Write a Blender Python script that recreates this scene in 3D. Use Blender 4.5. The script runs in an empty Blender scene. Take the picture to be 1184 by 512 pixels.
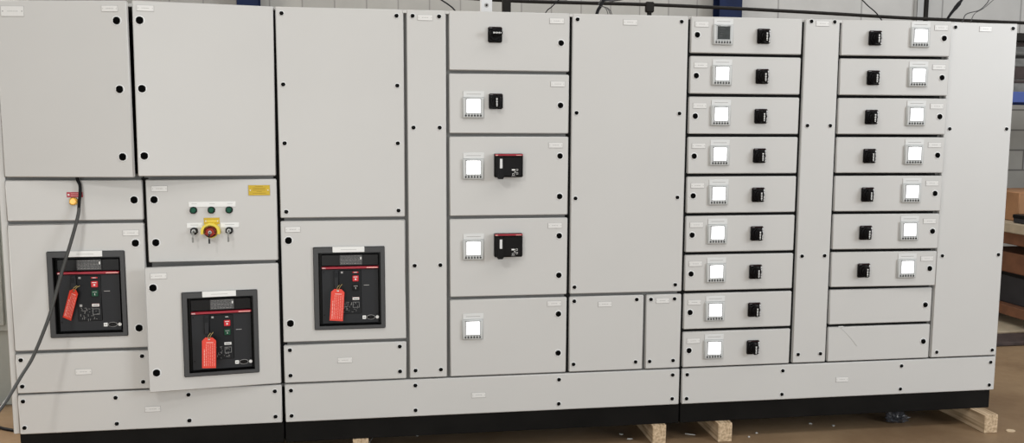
import bpy, bmesh, math, random
from mathutils import Vector, Matrix, Euler
random.seed(7)
col = bpy.context.scene.collection
PI = math.pi
EYE = 1.645            # eye height; heights below are written relative to the eye unless noted

# ------------------------------------------------------------------ materials
def mat(name, c, rough=.5, metal=0, noise=0, nscale=8, bump=0, bscale=60, emit=None, estr=0, spec=.5, trans=0, coat=0):
    m = bpy.data.materials.new(name); m.use_nodes = True
    nt = m.node_tree; b = nt.nodes['Principled BSDF']
    b.inputs['Base Color'].default_value = (*c, 1)
    b.inputs['Roughness'].default_value = rough
    b.inputs['Metallic'].default_value = metal
    b.inputs['Specular IOR Level'].default_value = spec
    b.inputs['Coat Weight'].default_value = coat
    if trans: b.inputs['Transmission Weight'].default_value = trans
    if emit:
        b.inputs['Emission Color'].default_value = (*emit, 1); b.inputs['Emission Strength'].default_value = estr
    tc = nt.nodes.new('ShaderNodeTexCoord')
    if noise:
        n = nt.nodes.new('ShaderNodeTexNoise'); n.inputs['Scale'].default_value = nscale; n.inputs['Detail'].default_value = 6
        r = nt.nodes.new('ShaderNodeValToRGB')
        r.color_ramp.elements[0].position = .3; r.color_ramp.elements[1].position = .7
        r.color_ramp.elements[0].color = (*[max(0, v*(1-noise)) for v in c], 1)
        r.color_ramp.elements[1].color = (*[min(1, v*(1+noise)) for v in c], 1)
        nt.links.new(tc.outputs['Object'], n.inputs['Vector'])
        nt.links.new(n.outputs['Fac'], r.inputs['Fac']); nt.links.new(r.outputs['Color'], b.inputs['Base Color'])
    if bump:
        n2 = nt.nodes.new('ShaderNodeTexNoise'); n2.inputs['Scale'].default_value = bscale; n2.inputs['Detail'].default_value = 4
        bp = nt.nodes.new('ShaderNodeBump'); bp.inputs['Strength'].default_value = bump; bp.inputs['Distance'].default_value = .01
        nt.links.new(tc.outputs['Object'], n2.inputs['Vector'])
        nt.links.new(n2.outputs['Fac'], bp.inputs['Height']); nt.links.new(bp.outputs['Normal'], b.inputs['Normal'])
    return m

PAINT = mat('cabinet_paint', (.590, .580, .561), .40, noise=.012, nscale=2.5, bump=.03, bscale=500)
FRAME = mat('frame_paint_shaded', (.19, .19, .185), .6, noise=.05, spec=.2)  # cabinet paint darkened, shade of the gaps mixed into the colour
GAPDARK = mat('gap_shade_black', (.012, .012, .012), .8, spec=.1)  # frame in the darkest gaps, its shade put into the colour
INSIDE = mat('interior_shade', (.006, .006, .006), .9, spec=.05)  # near-black colour stands for the darkness behind the doors
PLINTH = mat('black_plinth_paint', (.006, .0055, .005), .55, noise=.3, nscale=5, spec=.12)
BLACK = mat('black_plastic', (.005, .005, .005), .4, spec=.2)
BLACKG = mat('black_gloss_plastic', (.006, .0055, .006), .28, spec=.2)
LOCKB = mat('lock_black', (.002, .002, .002), .8, spec=.05)
HALOM = mat('lock_halo', (.80, .80, .79), .35)  # bright halo round locks and screws, painted as a pale ring
PLATE = mat('nameplate_white', (.74, .73, .71), .35, noise=.02, nscale=60)
PLATEB = mat('plate_border', (.42, .41, .40), .5)
MARK = mat('engraving_grey', (.40, .39, .38), .6)
MBODY = mat('meter_grey_plastic', (.60, .61, .60), .45)
MHEAD = mat('meter_header', (.70, .70, .69), .4)
MBEZ = mat('meter_bezel', (.47, .48, .48), .4)
SCREEN = mat('lit_screen', (.9, .9, .9), .3, emit=(1, 1, 1), estr=2.6)
SCROFF = mat('dark_screen', (.025, .03, .028), .5, noise=.3, nscale=60)
BTN = mat('meter_button', (.045, .045, .045), .6, spec=.2)
RED = mat('breaker_red', (.36, .018, .035), .45)
REDD = mat('handle_red', (.11, .010, .015), .45)
REDB = mat('red_button', (.62, .012, .02), .35)
GREENB = mat('green_button', (.008, .07, .035), .4, spec=.25)
LAMPG = mat('green_lamp_lens', (.008, .085, .048), .45, spec=.2)
WHITE = mat('white_print', (.80, .80, .78), .5)
WHITES = mat('white_label', (.85, .85, .83), .45)
GREYP = mat('grey_print', (.22, .22, .22), .5)
BEZEL = mat('breaker_window_frame', (.050, .051, .053), .5, noise=.05, bump=.03, bscale=300)
FASCIA = mat('breaker_fascia', (.022, .023, .026), .5, spec=.25)
FASCIA2 = mat('breaker_centre_panel', (.013, .014, .016), .5, spec=.2)
FASC3 = mat('breaker_top_label', (.075, .075, .075), .5, noise=.5, nscale=150)
YELLOW = mat('yellow_plate', (.62, .42, .015), .5, noise=.05, nscale=40)
YMARK = mat('plate_engraving', (.25, .15, .01), .6)
YELB = mat('yellow_shroud', (.80, .62, .03), .35)
AMBER = mat('amber_lens', (.85, .42, .04), .2, emit=(1, .5, .06), estr=.35)
BRASS = mat('brass_ring', (.30, .18, .04), .3, metal=.7)
DKRED = mat('red_label', (.42, .012, .03), .4)
MUSH = mat('red_mushroom', (.33, .03, .015), .5, spec=.2)
CHROME = mat('chrome', (.65, .65, .65), .22, metal=1)
BARREL = mat('barrel_metal', (.40, .40, .39), .45, metal=1)
KEYM = mat('key_metal', (.22, .22, .21), .5, metal=1)
TAG = mat('red_tag_card', (.80, .055, .03), .4, noise=.06, nscale=30)
TAGP = mat('tag_print', (.90, .45, .40), .5)
STRING = mat('tag_string', (.45, .33, .12), .8)
CABLE = mat('grey_cable', (.055, .055, .052), .55, noise=.1, nscale=30)
CABLEB = mat('black_cable', (.006, .006, .007), .6, spec=.2)
WIRE = mat('thin_wire', (.06, .06, .06), .6)
STEEL = mat('dark_steel', (.014, .012, .010), .6, noise=.3, nscale=12, spec=.2)
NAVY = mat('blue_column_paint', (.005, .013, .05), .6, noise=.25, nscale=5, spec=.2)
BLUEB = mat('blue_rack_paint', (.03, .07, .30), .45)
BOXM = mat('cardboard', (.37, .19, .09), .8, noise=.12, nscale=12)
BROWNB = mat('brown_board', (.16, .065, .03), .7, noise=.2, nscale=9)
BINM = mat('dark_bin', (.022, .022, .026), .5, noise=.2)
PALE = mat('pale_board', (.42, .35, .25), .7, noise=.15, nscale=10)
SHELFG = mat('grey_shelf_stock', (.20, .20, .19), .7, noise=.4, nscale=9)
DARKP = mat('dark_brown_stock', (.05, .033, .03), .7, noise=.4, nscale=9)
UNIS = mat('galvanised_white', (.70, .70, .70), .4)
DUCTM = mat('duct_paint', (.42, .42, .41), .5)
GCAB = mat('grey_green_cabinet', (.30, .31, .285), .5, noise=.03)
CHIP = mat('wood_chip', (.62, .48, .32), .8)
SCRAP = mat('pale_scrap', (.62, .62, .60), .6)
BAGM = mat('clear_plastic_film', (.07, .07, .08), .15, spec=.9)

def wood_mat():
    m = bpy.data.materials.new('rough_timber'); m.use_nodes = True
    nt = m.node_tree; b = nt.nodes['Principled BSDF']; b.inputs['Roughness'].default_value = .8
    tc = nt.nodes.new('ShaderNodeTexCoord'); mp = nt.nodes.new('ShaderNodeMapping'); mp.inputs['Scale'].default_value = (60, 3, 60)
    n = nt.nodes.new('ShaderNodeTexNoise'); n.inputs['Scale'].default_value = 1.2; n.inputs['Detail'].default_value = 8
    r = nt.nodes.new('ShaderNodeValToRGB')
    r.color_ramp.elements[0].color = (.30, .20, .11, 1); r.color_ramp.elements[1].color = (.66, .50, .33, 1)
    r.color_ramp.elements[0].position = .32; r.color_ramp.elements[1].position = .62
    nt.links.new(tc.outputs['Object'], mp.inputs['Vector']); nt.links.new(mp.outputs['Vector'], n.inputs['Vector'])
    nt.links.new(n.outputs['Fac'], r.inputs['Fac']); nt.links.new(r.outputs['Color'], b.inputs['Base Color'])
    return m
WOOD = wood_mat()

def floor_mat():
    m = bpy.data.materials.new('brown_floor'); m.use_nodes = True
    nt = m.node_tree; b = nt.nodes['Principled BSDF']; b.inputs['Roughness'].default_value = .42; b.inputs['Specular IOR Level'].default_value = .3
    tc = nt.nodes.new('ShaderNodeTexCoord')
    n = nt.nodes.new('ShaderNodeTexNoise'); n.inputs['Scale'].default_value = 1.6; n.inputs['Detail'].default_value = 8; n.inputs['Roughness'].default_value = .65
    r = nt.nodes.new('ShaderNodeValToRGB')
    r.color_ramp.elements[0].color = (.20, .128, .072, 1); r.color_ramp.elements[1].color = (.30, .205, .120, 1)
    r.color_ramp.elements[0].position = .35; r.color_ramp.elements[1].position = .68
    n2 = nt.nodes.new('ShaderNodeTexNoise'); n2.inputs['Scale'].default_value = 14; n2.inputs['Detail'].default_value = 6
    r2 = nt.nodes.new('ShaderNodeMapRange'); r2.inputs['To Min'].default_value = .3; r2.inputs['To Max'].default_value = .6
    nt.links.new(tc.outputs['Object'], n.inputs['Vector']); nt.links.new(tc.outputs['Object'], n2.inputs['Vector'])
    nt.links.new(n.outputs['Fac'], r.inputs['Fac']); nt.links.new(r.outputs['Color'], b.inputs['Base Color'])
    nt.links.new(n2.outputs['Fac'], r2.inputs['Value']); nt.links.new(r2.outputs['Result'], b.inputs['Roughness'])
    return m

def block_mat(name, c1, c2, mortar, bw, rh, ms, off=.5, loc=(0, 0, 0)):
    m = bpy.data.materials.new(name); m.use_nodes = True
    nt = m.node_tree; b = nt.nodes['Principled BSDF']; b.inputs['Roughness'].default_value = .75
    tc = nt.nodes.new('ShaderNodeTexCoord'); mp = nt.nodes.new('ShaderNodeMapping')
    mp.inputs['Rotation'].default_value = (-PI/2, 0, 0); mp.inputs['Location'].default_value = loc
    br = nt.nodes.new('ShaderNodeTexBrick'); br.offset = off
    br.inputs['Scale'].default_value = 1; br.inputs['Brick Width'].default_value = bw; br.inputs['Row Height'].default_value = rh
    br.inputs['Mortar Size'].default_value = ms; br.inputs['Color1'].default_value = (*c1, 1); br.inputs['Color2'].default_value = (*c2, 1)
    br.inputs['Mortar'].default_value = (*mortar, 1); br.inputs['Mortar Smooth'].default_value = .3
    n = nt.nodes.new('ShaderNodeTexNoise'); n.inputs['Scale'].default_value = 4; n.inputs['Detail'].default_value = 8
    mx = nt.nodes.new('ShaderNodeMixRGB'); mx.blend_type = 'MULTIPLY'; mx.inputs['Fac'].default_value = .5
    rr = nt.nodes.new('ShaderNodeMapRange'); rr.inputs['To Min'].default_value = .65; rr.inputs['To Max'].default_value = 1.2
    nt.links.new(tc.outputs['Object'], mp.inputs['Vector']); nt.links.new(mp.outputs['Vector'], br.inputs['Vector'])
    nt.links.new(tc.outputs['Object'], n.inputs['Vector']); nt.links.new(n.outputs['Fac'], rr.inputs['Value'])
    nt.links.new(br.outputs['Color'], mx.inputs['Color1']); nt.links.new(rr.outputs['Result'], mx.inputs['Color2'])
    nt.links.new(mx.outputs['Color'], b.inputs['Base Color'])
    return m

# ------------------------------------------------------------------ mesh builder
class MB:
    def __init__(s): s.bm = bmesh.new(); s.mats = []
    def mi(s, m):
        if m not in s.mats: s.mats.append(m)
        return s.mats.index(m)
    def _fin(s, vs, m, smooth=False):
        i = s.mi(m)
        for f in {f for v in vs for f in v.link_faces}:
            f.material_index = i; f.smooth = smooth
    def box(s, x0, x1, y0, y1, z0, z1, m, bev=0, rot=None):
        r = bmesh.ops.create_cube(s.bm, size=1); vs = r['verts']
        c = Vector(((x0+x1)/2, (y0+y1)/2, (z0+z1)/2))
        for v in vs:
            v.co = Vector((v.co.x*(x1-x0), v.co.y*(y1-y0), v.co.z*(z1-z0)))
            if rot: v.co = Euler(rot).to_matrix() @ v.co
            v.co += c
        s._fin(vs, m)
        if bev:
            es = list({e for v in vs for e in v.link_edges})
            rr = bmesh.ops.bevel(s.bm, geom=es, offset=bev, segments=2, affect='EDGES', clamp_overlap=True)
            for f in rr['faces']: f.smooth = True
        return s
    def cyl(s, c, r, d, m, axis='y', r2=None, seg=24, bev=0):
        """disc/cylinder centred in x,z; runs from c along -axis by d (towards the viewer for y)"""
        res = bmesh.ops.create_cone(s.bm, cap_ends=True, segments=seg, radius1=r, radius2=r if r2 is None else r2, depth=d)
        vs = res['verts']
        R = {'y': Matrix.Rotation(PI/2, 3, 'X'), 'x': Matrix.Rotation(PI/2, 3, 'Y'), 'z': Matrix.Identity(3)}[axis]
        off = {'y': Vector((0, -d/2, 0)), 'x': Vector((d/2, 0, 0)), 'z': Vector((0, 0, d/2))}[axis]
        for v in vs: v.co = R @ v.co + off + Vector(c)
        i = s.mi(m)
        for f in {f for v in vs for f in v.link_faces}:
            f.material_index = i; f.smooth = len(f.verts) == 4
        if bev:
            es = [e for e in {e for v in vs for e in v.link_edges} if any(len(f.verts) > 4 for f in e.link_faces)]
            rr = bmesh.ops.bevel(s.bm, geom=es, offset=bev, segments=2, affect='EDGES')
            for f in rr['faces']: f.smooth = True
        return s
    def ring(s, o, h, y0, y1, m, bev=0):
        """rectangular frame: o, h = (x0,x1,z0,z1) outside and hole"""
        V = []
        for y in (y0, y1):
            for (a, b, c, d) in (o, h):
                V.append([s.bm.verts.new((x, y, z)) for x, z in ((a, c), (b, c), (b, d), (a, d))])
        fo, fi, bo, bi = V; i = s.mi(m); fs = []
        for k in range(4):
            n = (k+1) % 4
            for q in ((fo[k], fo[n], fi[n], fi[k]), (bo[n], bo[k], bi[k], bi[n]), (fo[n], fo[k], bo[k], bo[n]), (fi[k], fi[n], bi[n], bi[k])):
                f = s.bm.faces.new(q); f.material_index = i; fs.append(f)
        bmesh.ops.recalc_face_normals(s.bm, faces=fs)
        if bev:
            es = [e for e in {e for f in fs for e in f.edges} if (e.verts[0] in fo and e.verts[1] in fo)]
            es += [e for e in {e for f in fs for e in f.edges} if len({e.verts[0] in fo+fi, e.verts[1] in fo+fi}) == 2 and (e.verts[0] in fo+bo and e.verts[1] in fo+bo)]
            rr = bmesh.ops.bevel(s.bm, geom=list(set(es)), offset=bev, segments=2, affect='EDGES')
            for f in rr['faces']: f.smooth = True
        return s
    def tube(s, pts, r, m, seg=8):
        pts = [Vector(p) for p in pts]; prev = None; i = s.mi(m); rings = []
        rs = r if isinstance(r, (list, tuple)) else [r]*len(pts)
        up = Vector((0.123, 0.31, 0.94)).normalized()
        for k, p in enumerate(pts):
            t = (pts[min(k+1, len(pts)-1)]-pts[max(k-1, 0)]).normalized()
            if prev is None:
                a = t.cross(up)
                if a.length < .1: a = t.cross(Vector((1, 0, 0)))
            else: a = last-t*last.dot(t)
            a.normalize(); last = a; b = t.cross(a)
            ringv = [s.bm.verts.new(p+(a*math.cos(q*2*PI/seg)+b*math.sin(q*2*PI/seg))*rs[k]) for q in range(seg)]
            if prev:
                for q in range(seg):
                    f = s.bm.faces.new((prev[q], prev[(q+1) % seg], ringv[(q+1) % seg], ringv[q])); f.material_index = i; f.smooth = True
            else:
                f = s.bm.faces.new(ringv[::-1]); f.material_index = i
            prev = ringv
        f = s.bm.faces.new(prev); f.material_index = i
        return s
    def prism(s, pts, y0, y1, m, bev=0):
        """outline pts (x,z) in viewer plane, from y0 (front) to y1 (back)"""
        A = [s.bm.verts.new((x, y0, z)) for x, z in pts]; B = [s.bm.verts.new((x, y1, z)) for x, z in pts]
        i = s.mi(m); n = len(pts); fs = [s.bm.faces.new(A), s.bm.faces.new(B[::-1])]
        for k in range(n): fs.append(s.bm.faces.new((A[(k+1) % n], A[k], B[k], B[(k+1) % n])))
        for f in fs: f.material_index = i
        bmesh.ops.recalc_face_normals(s.bm, faces=fs)
        if bev:
            bmesh.ops.bevel(s.bm, geom=list(fs[0].edges), offset=bev, segments=2, affect='EDGES')
        return s
    def text(s, body, x, y, z, size, m, vertical=False):
        cu = bpy.data.curves.new('t', 'FONT'); cu.body = body; cu.size = size; cu.align_x = 'CENTER'; cu.align_y = 'CENTER'
        o = bpy.data.objects.new('t', cu); me = bpy.data.meshes.new_from_object(o)
        i = s.mi(m); R = Matrix.Rotation(PI/2, 3, 'X')
        if vertical: R = Matrix.Rotation(PI/2, 3, 'Y') @ R
        vs = [s.bm.verts.new(R @ v.co + Vector((x, y, z))) for v in me.vertices]
        for p in me.polygons:
            try:
                f = s.bm.faces.new([vs[k] for k in p.vertices]); f.material_index = i
            except ValueError: pass
        bpy.data.objects.remove(o); bpy.data.meshes.remove(me)
        return s
    def mesh(s, name, origin=(0, 0, 0)):
        me = bpy.data.meshes.new(name); o = Vector(origin)
        for v in s.bm.verts: v.co -= o
        s.bm.to_mesh(me); s.bm.free()
        for m in s.mats: me.materials.append(m)
        return me

ORG = {}      # object -> its closed-position origin (eye-relative z)
def link(name, data, parent=None, pos=(0, 0, 0), label=None):
    o = bpy.data.objects.new(name, data); col.objects.link(o)
    pos = Vector(pos)
    if parent is not None:
        o.parent = parent; o.location = pos-ORG[parent.name]
    else:
        o.location = pos+Vector((0, 0, EYE))
    ORG[o.name] = pos
    if label: o['label'] = label
    return o
def part(name, mb, parent, pos=None, label=None):
    pos = Vector(pos) if pos is not None else ORG[parent.name]
    return link(name, mb.mesh(name, pos), parent, pos, label)
def thing(name, label, cat, pos, group=None, mb=None):
    o = link(name, mb.mesh(name, pos) if mb else None, None, pos, label)
    o['category'] = cat
    if group: o['group'] = group
    return o
def struct(name, mb, pos=(0, 0, 0)):
    o = link(name, mb.mesh(name, pos), None, pos); o['kind'] = 'structure'; return o

# ------------------------------------------------------------------ shared small meshes (origin at mounting point on the door face)
def lock_mesh(r, screw=False):
    b = MB()
    b.cyl((0, 0, 0), r*1.27, .0012, HALOM, seg=28)
    b.cyl((0, -.0012, 0), r, .0025, LOCKB, seg=28, bev=.0008)
    if screw:
        b.box(-r*.55, r*.55, -.0042, -.0036, -r*.12, r*.12, BLACK, rot=(0, .6, 0))
    else:
        b.cyl((0, -.0036, 0), r*.55, .0015, LOCKB, seg=3)
    return b.mesh('lock')
LOCK_BIG, LOCK_MID, SCREW = lock_mesh(.0165), lock_mesh(.0145), lock_mesh(.0098, True)

def plate_mesh(w, h, marks=True):
    b = MB()
    b.box(-w/2-.0012, w/2+.0012, -.0012, 0, -h/2-.0012, h/2+.0012, PLATEB)
    b.box(-w/2, w/2, -.0022, -.001, -h/2, h/2, PLATE, bev=.0004)
    if marks:
        for sx in (-1, 1): b.cyl((sx*w*.42, -.0022, 0), h*.07, .0003, MARK, seg=8)
        x = -w*.22
        while x < w*.22:
            l = random.uniform(.003, .008); b.box(x, min(x+l, w*.24), -.0025, -.0021, -.0012, .0012, MARK); x += l+.002
    return b.mesh('nameplate')
PLATES = [plate_mesh(.070, .0255) for _ in range(3)]
PLATEBIG = plate_mesh(.1, .044)

# ------------------------------------------------------------------ grid of the switchboard
XA, XB, XC, XD, XE, XF, XG, XH, XI, XJ, XR = -1.657, -1.057, -.457, .143, .343, .943, 1.543, 2.143, 2.343, 2.943, 3.343
ZTOP, ZBASE, GAP, TH = .534, -1.254, .0075, .022
DOOR = {}
def section(name, label, x0):
    return thing(name, label, 'switchboard', (x0, 0, -EYE))
class Door:
    """a hinged door or screwed cover; hinge 'L'/'R', free edge swung out by 'out'"""
    def __init__(s, sec, kind, x0, x1, z0, z1, hinge='L', out=0, hole=None, gx=(GAP, GAP), width=None):
        s.sec = sec; s.x0 = x0+gx[0]; s.x1 = x1-gx[1]; s.z0 = z0+GAP; s.z1 = (z1-GAP) if z1 < .5 else .532
        if width: 
            if hinge == 'R': s.x0 = s.x1-width
            else: s.x1 = s.x0+width
        hx = s.x0 if hinge == 'L' else s.x1
        s.org = Vector((hx, 0, s.z0)); w = s.x1-s.x0
        s.ang = math.asin(out/w)*(-1 if hinge == 'L' else 1)
        b = MB()
        if hole: b.ring((s.x0, s.x1, s.z0, s.z1), hole, 0, TH, PAINT, bev=.0035)
        else: b.box(s.x0, s.x1, 0, TH, s.z0, s.z1, PAINT, bev=.0035)
        s.o = link(kind, b.mesh(kind, s.org), sec, s.org); s.o.rotation_euler = (0, 0, s.ang)
    def put(s, name, me, x, z, label=None):                 # a sub-part screwed to the door
        return link(name, me, s.o, (x, 0, z), label)
    def mount(s, name, me, x, z, label=None):               # a device of the section, seated on this door's face
        p = Vector((x, 0, z)); q = s.org+Matrix.Rotation(s.ang, 3, 'Z') @ (p-s.org)
        o = link(name, me, s.sec, q, label); o.rotation_euler = (0, 0, s.ang)
        ORG[o.name] = Vector((0, 0, 0)); return o           # children given in device-local coordinates

def locks(d, me, pts, name='lock'):
    for x, z in pts: d.put(name, me, x, z)
def plate(d, x, z, me=None):
    d.put('nameplate', me or random.choice(PLATES), x, z)

# ---- multifunction meter: housing > header, screen, six buttons
def build_meter_meshes():
    b = MB(); b.box(-.054, .050, -.010, 0, -.052, .048, MBODY, bev=.0025)
    b.box(-.050, .046, -.0125, -.009, -.048, .044, MBODY, bev=.0015)
    b.ring((-.040, .038, -.030, .044), (-.0335, .0325, -.0255, .0385), -.0138, -.012, MBEZ)
    b.box(-.040, -.018, -.0140, -.0137, .0395, .0415, BTN); b.box(.018, .034, -.0140, -.0137, .0395, .0412, BTN)  # thin dark dashes painting the shadow edges above the screen
    hou = b.mesh('meter')
    b = MB(); b.box(-.050, .052, -.003, 0, .049, .077, MHEAD, bev=.0008)
    b.box(-.034, .036, -.0034, -.0028, .062, .0645, MARK)
    head = b.mesh('header_plate')
    scr = []
    for m in (SCREEN, SCROFF):
        b = MB(); b.box(-.033, .032, -.0136, -.011, -.025, .038, m); 
        if m is SCROFF:
            for k in range(4): b.box(-.022, .006-.004*k, -.0138, -.0135, .026-.012*k, .0280-.012*k, FASC3)
        scr.append(b.mesh('screen'))
    b = MB(); b.cyl((0, 0, 0), .0048, .002, BTN, seg=12); b.box(-.0045, .0045, -.0003, 0, .006, .0085, GREYP); btn = b.mesh('button')
    return hou, head, scr, btn
MET = build_meter_meshes()
def meter(d, x, z, lit=True):
    o = d.mount('panel_meter', MET[0], x, z)
    link('header_plate', MET[1], o, (0, 0, 0)); link('screen', MET[2][0 if lit else 1], o, (0, 0, 0), 'brightly backlit white screen' if lit else 'dark unlit screen')
    for k in range(6): link('button', MET[3], o, (-.038+k*.0144, -.0125, -.0395))
    return o

# ---- rotary handle: base > grip, indicator print
def build_handle_meshes():
    b = MB(); b.box(-.034, .034, -.013, 0, -.037, .037, BLACKG, bev=.004)
    b.box(-.031, .031, -.0128, -.0118, .0305, .0335, REDD); b.box(-.029, -.014, -.0131, -.0127, .0310, .0330, GREYP)
    b.cyl((0, -.012, 0), .030, .010, BLACKG, r2=.026, seg=28)
    for a in (40, 90, 140): b.box(.028*math.cos(math.radians(a))-.002, .028*math.cos(math.radians(a))+.002, -.0135, -.0128, .0265*math.sin(math.radians(a))-.0015, .0265*math.sin(math.radians(a))+.0015, WHITE)
    base = b.mesh('rotary_handle')
    b = MB()
    b.cyl((0, -.020, 0), .021, .012, BLACKG, r2=.018, seg=28, bev=.002)
    b.box(-.0125, .0125, -.050, -.022, -.031, .028, BLACKG, bev=.005)
    grip = b.mesh('grip')
    b = MB()
    for k, (w, h) in enumerate(((.004, .004), (.003, .003), (.0045, .003), (.003, .004), (.004, .003), (.003, .003))):
        z = .012-k*.0068; b.box(-w, w-.001, -.0508, -.0498, z-h/2-.001, z+h/2, WHITE)
    pr = b.mesh('white_marking')
    b = MB(); b.box(.0255, .0315, -.0150, -.0120, -.031, .029, UNIS, bev=.001)  # painted reflection on the base's right edge, added as a pale strip
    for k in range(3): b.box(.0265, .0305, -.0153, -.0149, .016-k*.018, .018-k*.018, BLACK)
    return base, grip, pr, b.mesh('edge_glint')
HND = build_handle_meshes()
def handle(d, x, z, turned=False):
    o = d.mount('rotary_handle', HND[0], x, z)
    g = link('grip', HND[1], o, (0, 0, 0)); p = link('white_marking', HND[2], o, (0, 0, 0))
    if d.x0 > 1.5: link('edge_glint', HND[3], o, (0, 0, 0), 'silvery edge strip')
    if turned:
        for q in (g, p): q.rotation_euler = (0, -PI/2, 0); q.location.z = .006
    return o

# ---- moulded case breaker front with side lever
def mccb(d, x0, x1, z0, z1):
    xc, zc = (x0+x1)/2, (z0+z1)/2; w, h = (x1-x0)/2, (z1-z0)/2
    b = MB(); b.box(-w, w, -.030, 0, -h, h, BLACK, bev=.003)
    b.box(-w+.042, w-.004, -.0345, -.028, -h+.004, h-.014, BLACKG, bev=.003)
    o = d.mount('breaker_operator', b.mesh('breaker_operator'), xc, zc)
    b = MB(); b.box(-w+.001, w-.001, -.0360, -.028, h-.0095, h-.0015, RED, bev=.001)
    b.box(w-.034, w-.008, -.0365, -.0358, h-.008, h-.0055, TAGP); b.box(-w+.004, -w+.016, -.0365, -.0358, h-.0085, h-.0045, TAGP)
    part('red_strip', b, o)
    b = MB()
    pts = [(-.017+0, .040), (-.012, .046), (.012, .046), (.017, .040), (.017, -.050), (.011, -.060), (-.011, -.060), (-.017, -.050)]
    b.prism([(x-w+.026, z-.004) for x, z in pts], -.062, -.028, BLACKG, bev=.005)
    part('lever', b, o)
    b = MB(); b.box(-w+.021, -w+.034, -.0632, -.0615, -.012, .034, UNIS, bev=.001); part('lever_highlight', b, o, label='pale strip painting the highlight on the lever')  # painted highlight, laid on the lever face as a pale strip
    b = MB()
    b.box(.014, .030, -.0350, -.0343, -.024, -.017, WHITE)
    for cx, cz, s in ((.040, -.021, .0045), (.040, -.038, .0045), (.022, -.043, .0050), (.030, -.031, .003)):
        b.ring((cx-s, cx+s, cz-s, cz+s), (cx-s+.0012, cx+s-.0012, cz-s+.0012, cz+s-.0012), -.0350, -.0343, WHITE)
    b.box(.012, .034, -.0350, -.0343, -.0515, -.050, GREYP)
    part('white_legend', b, o)
    return o

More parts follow.
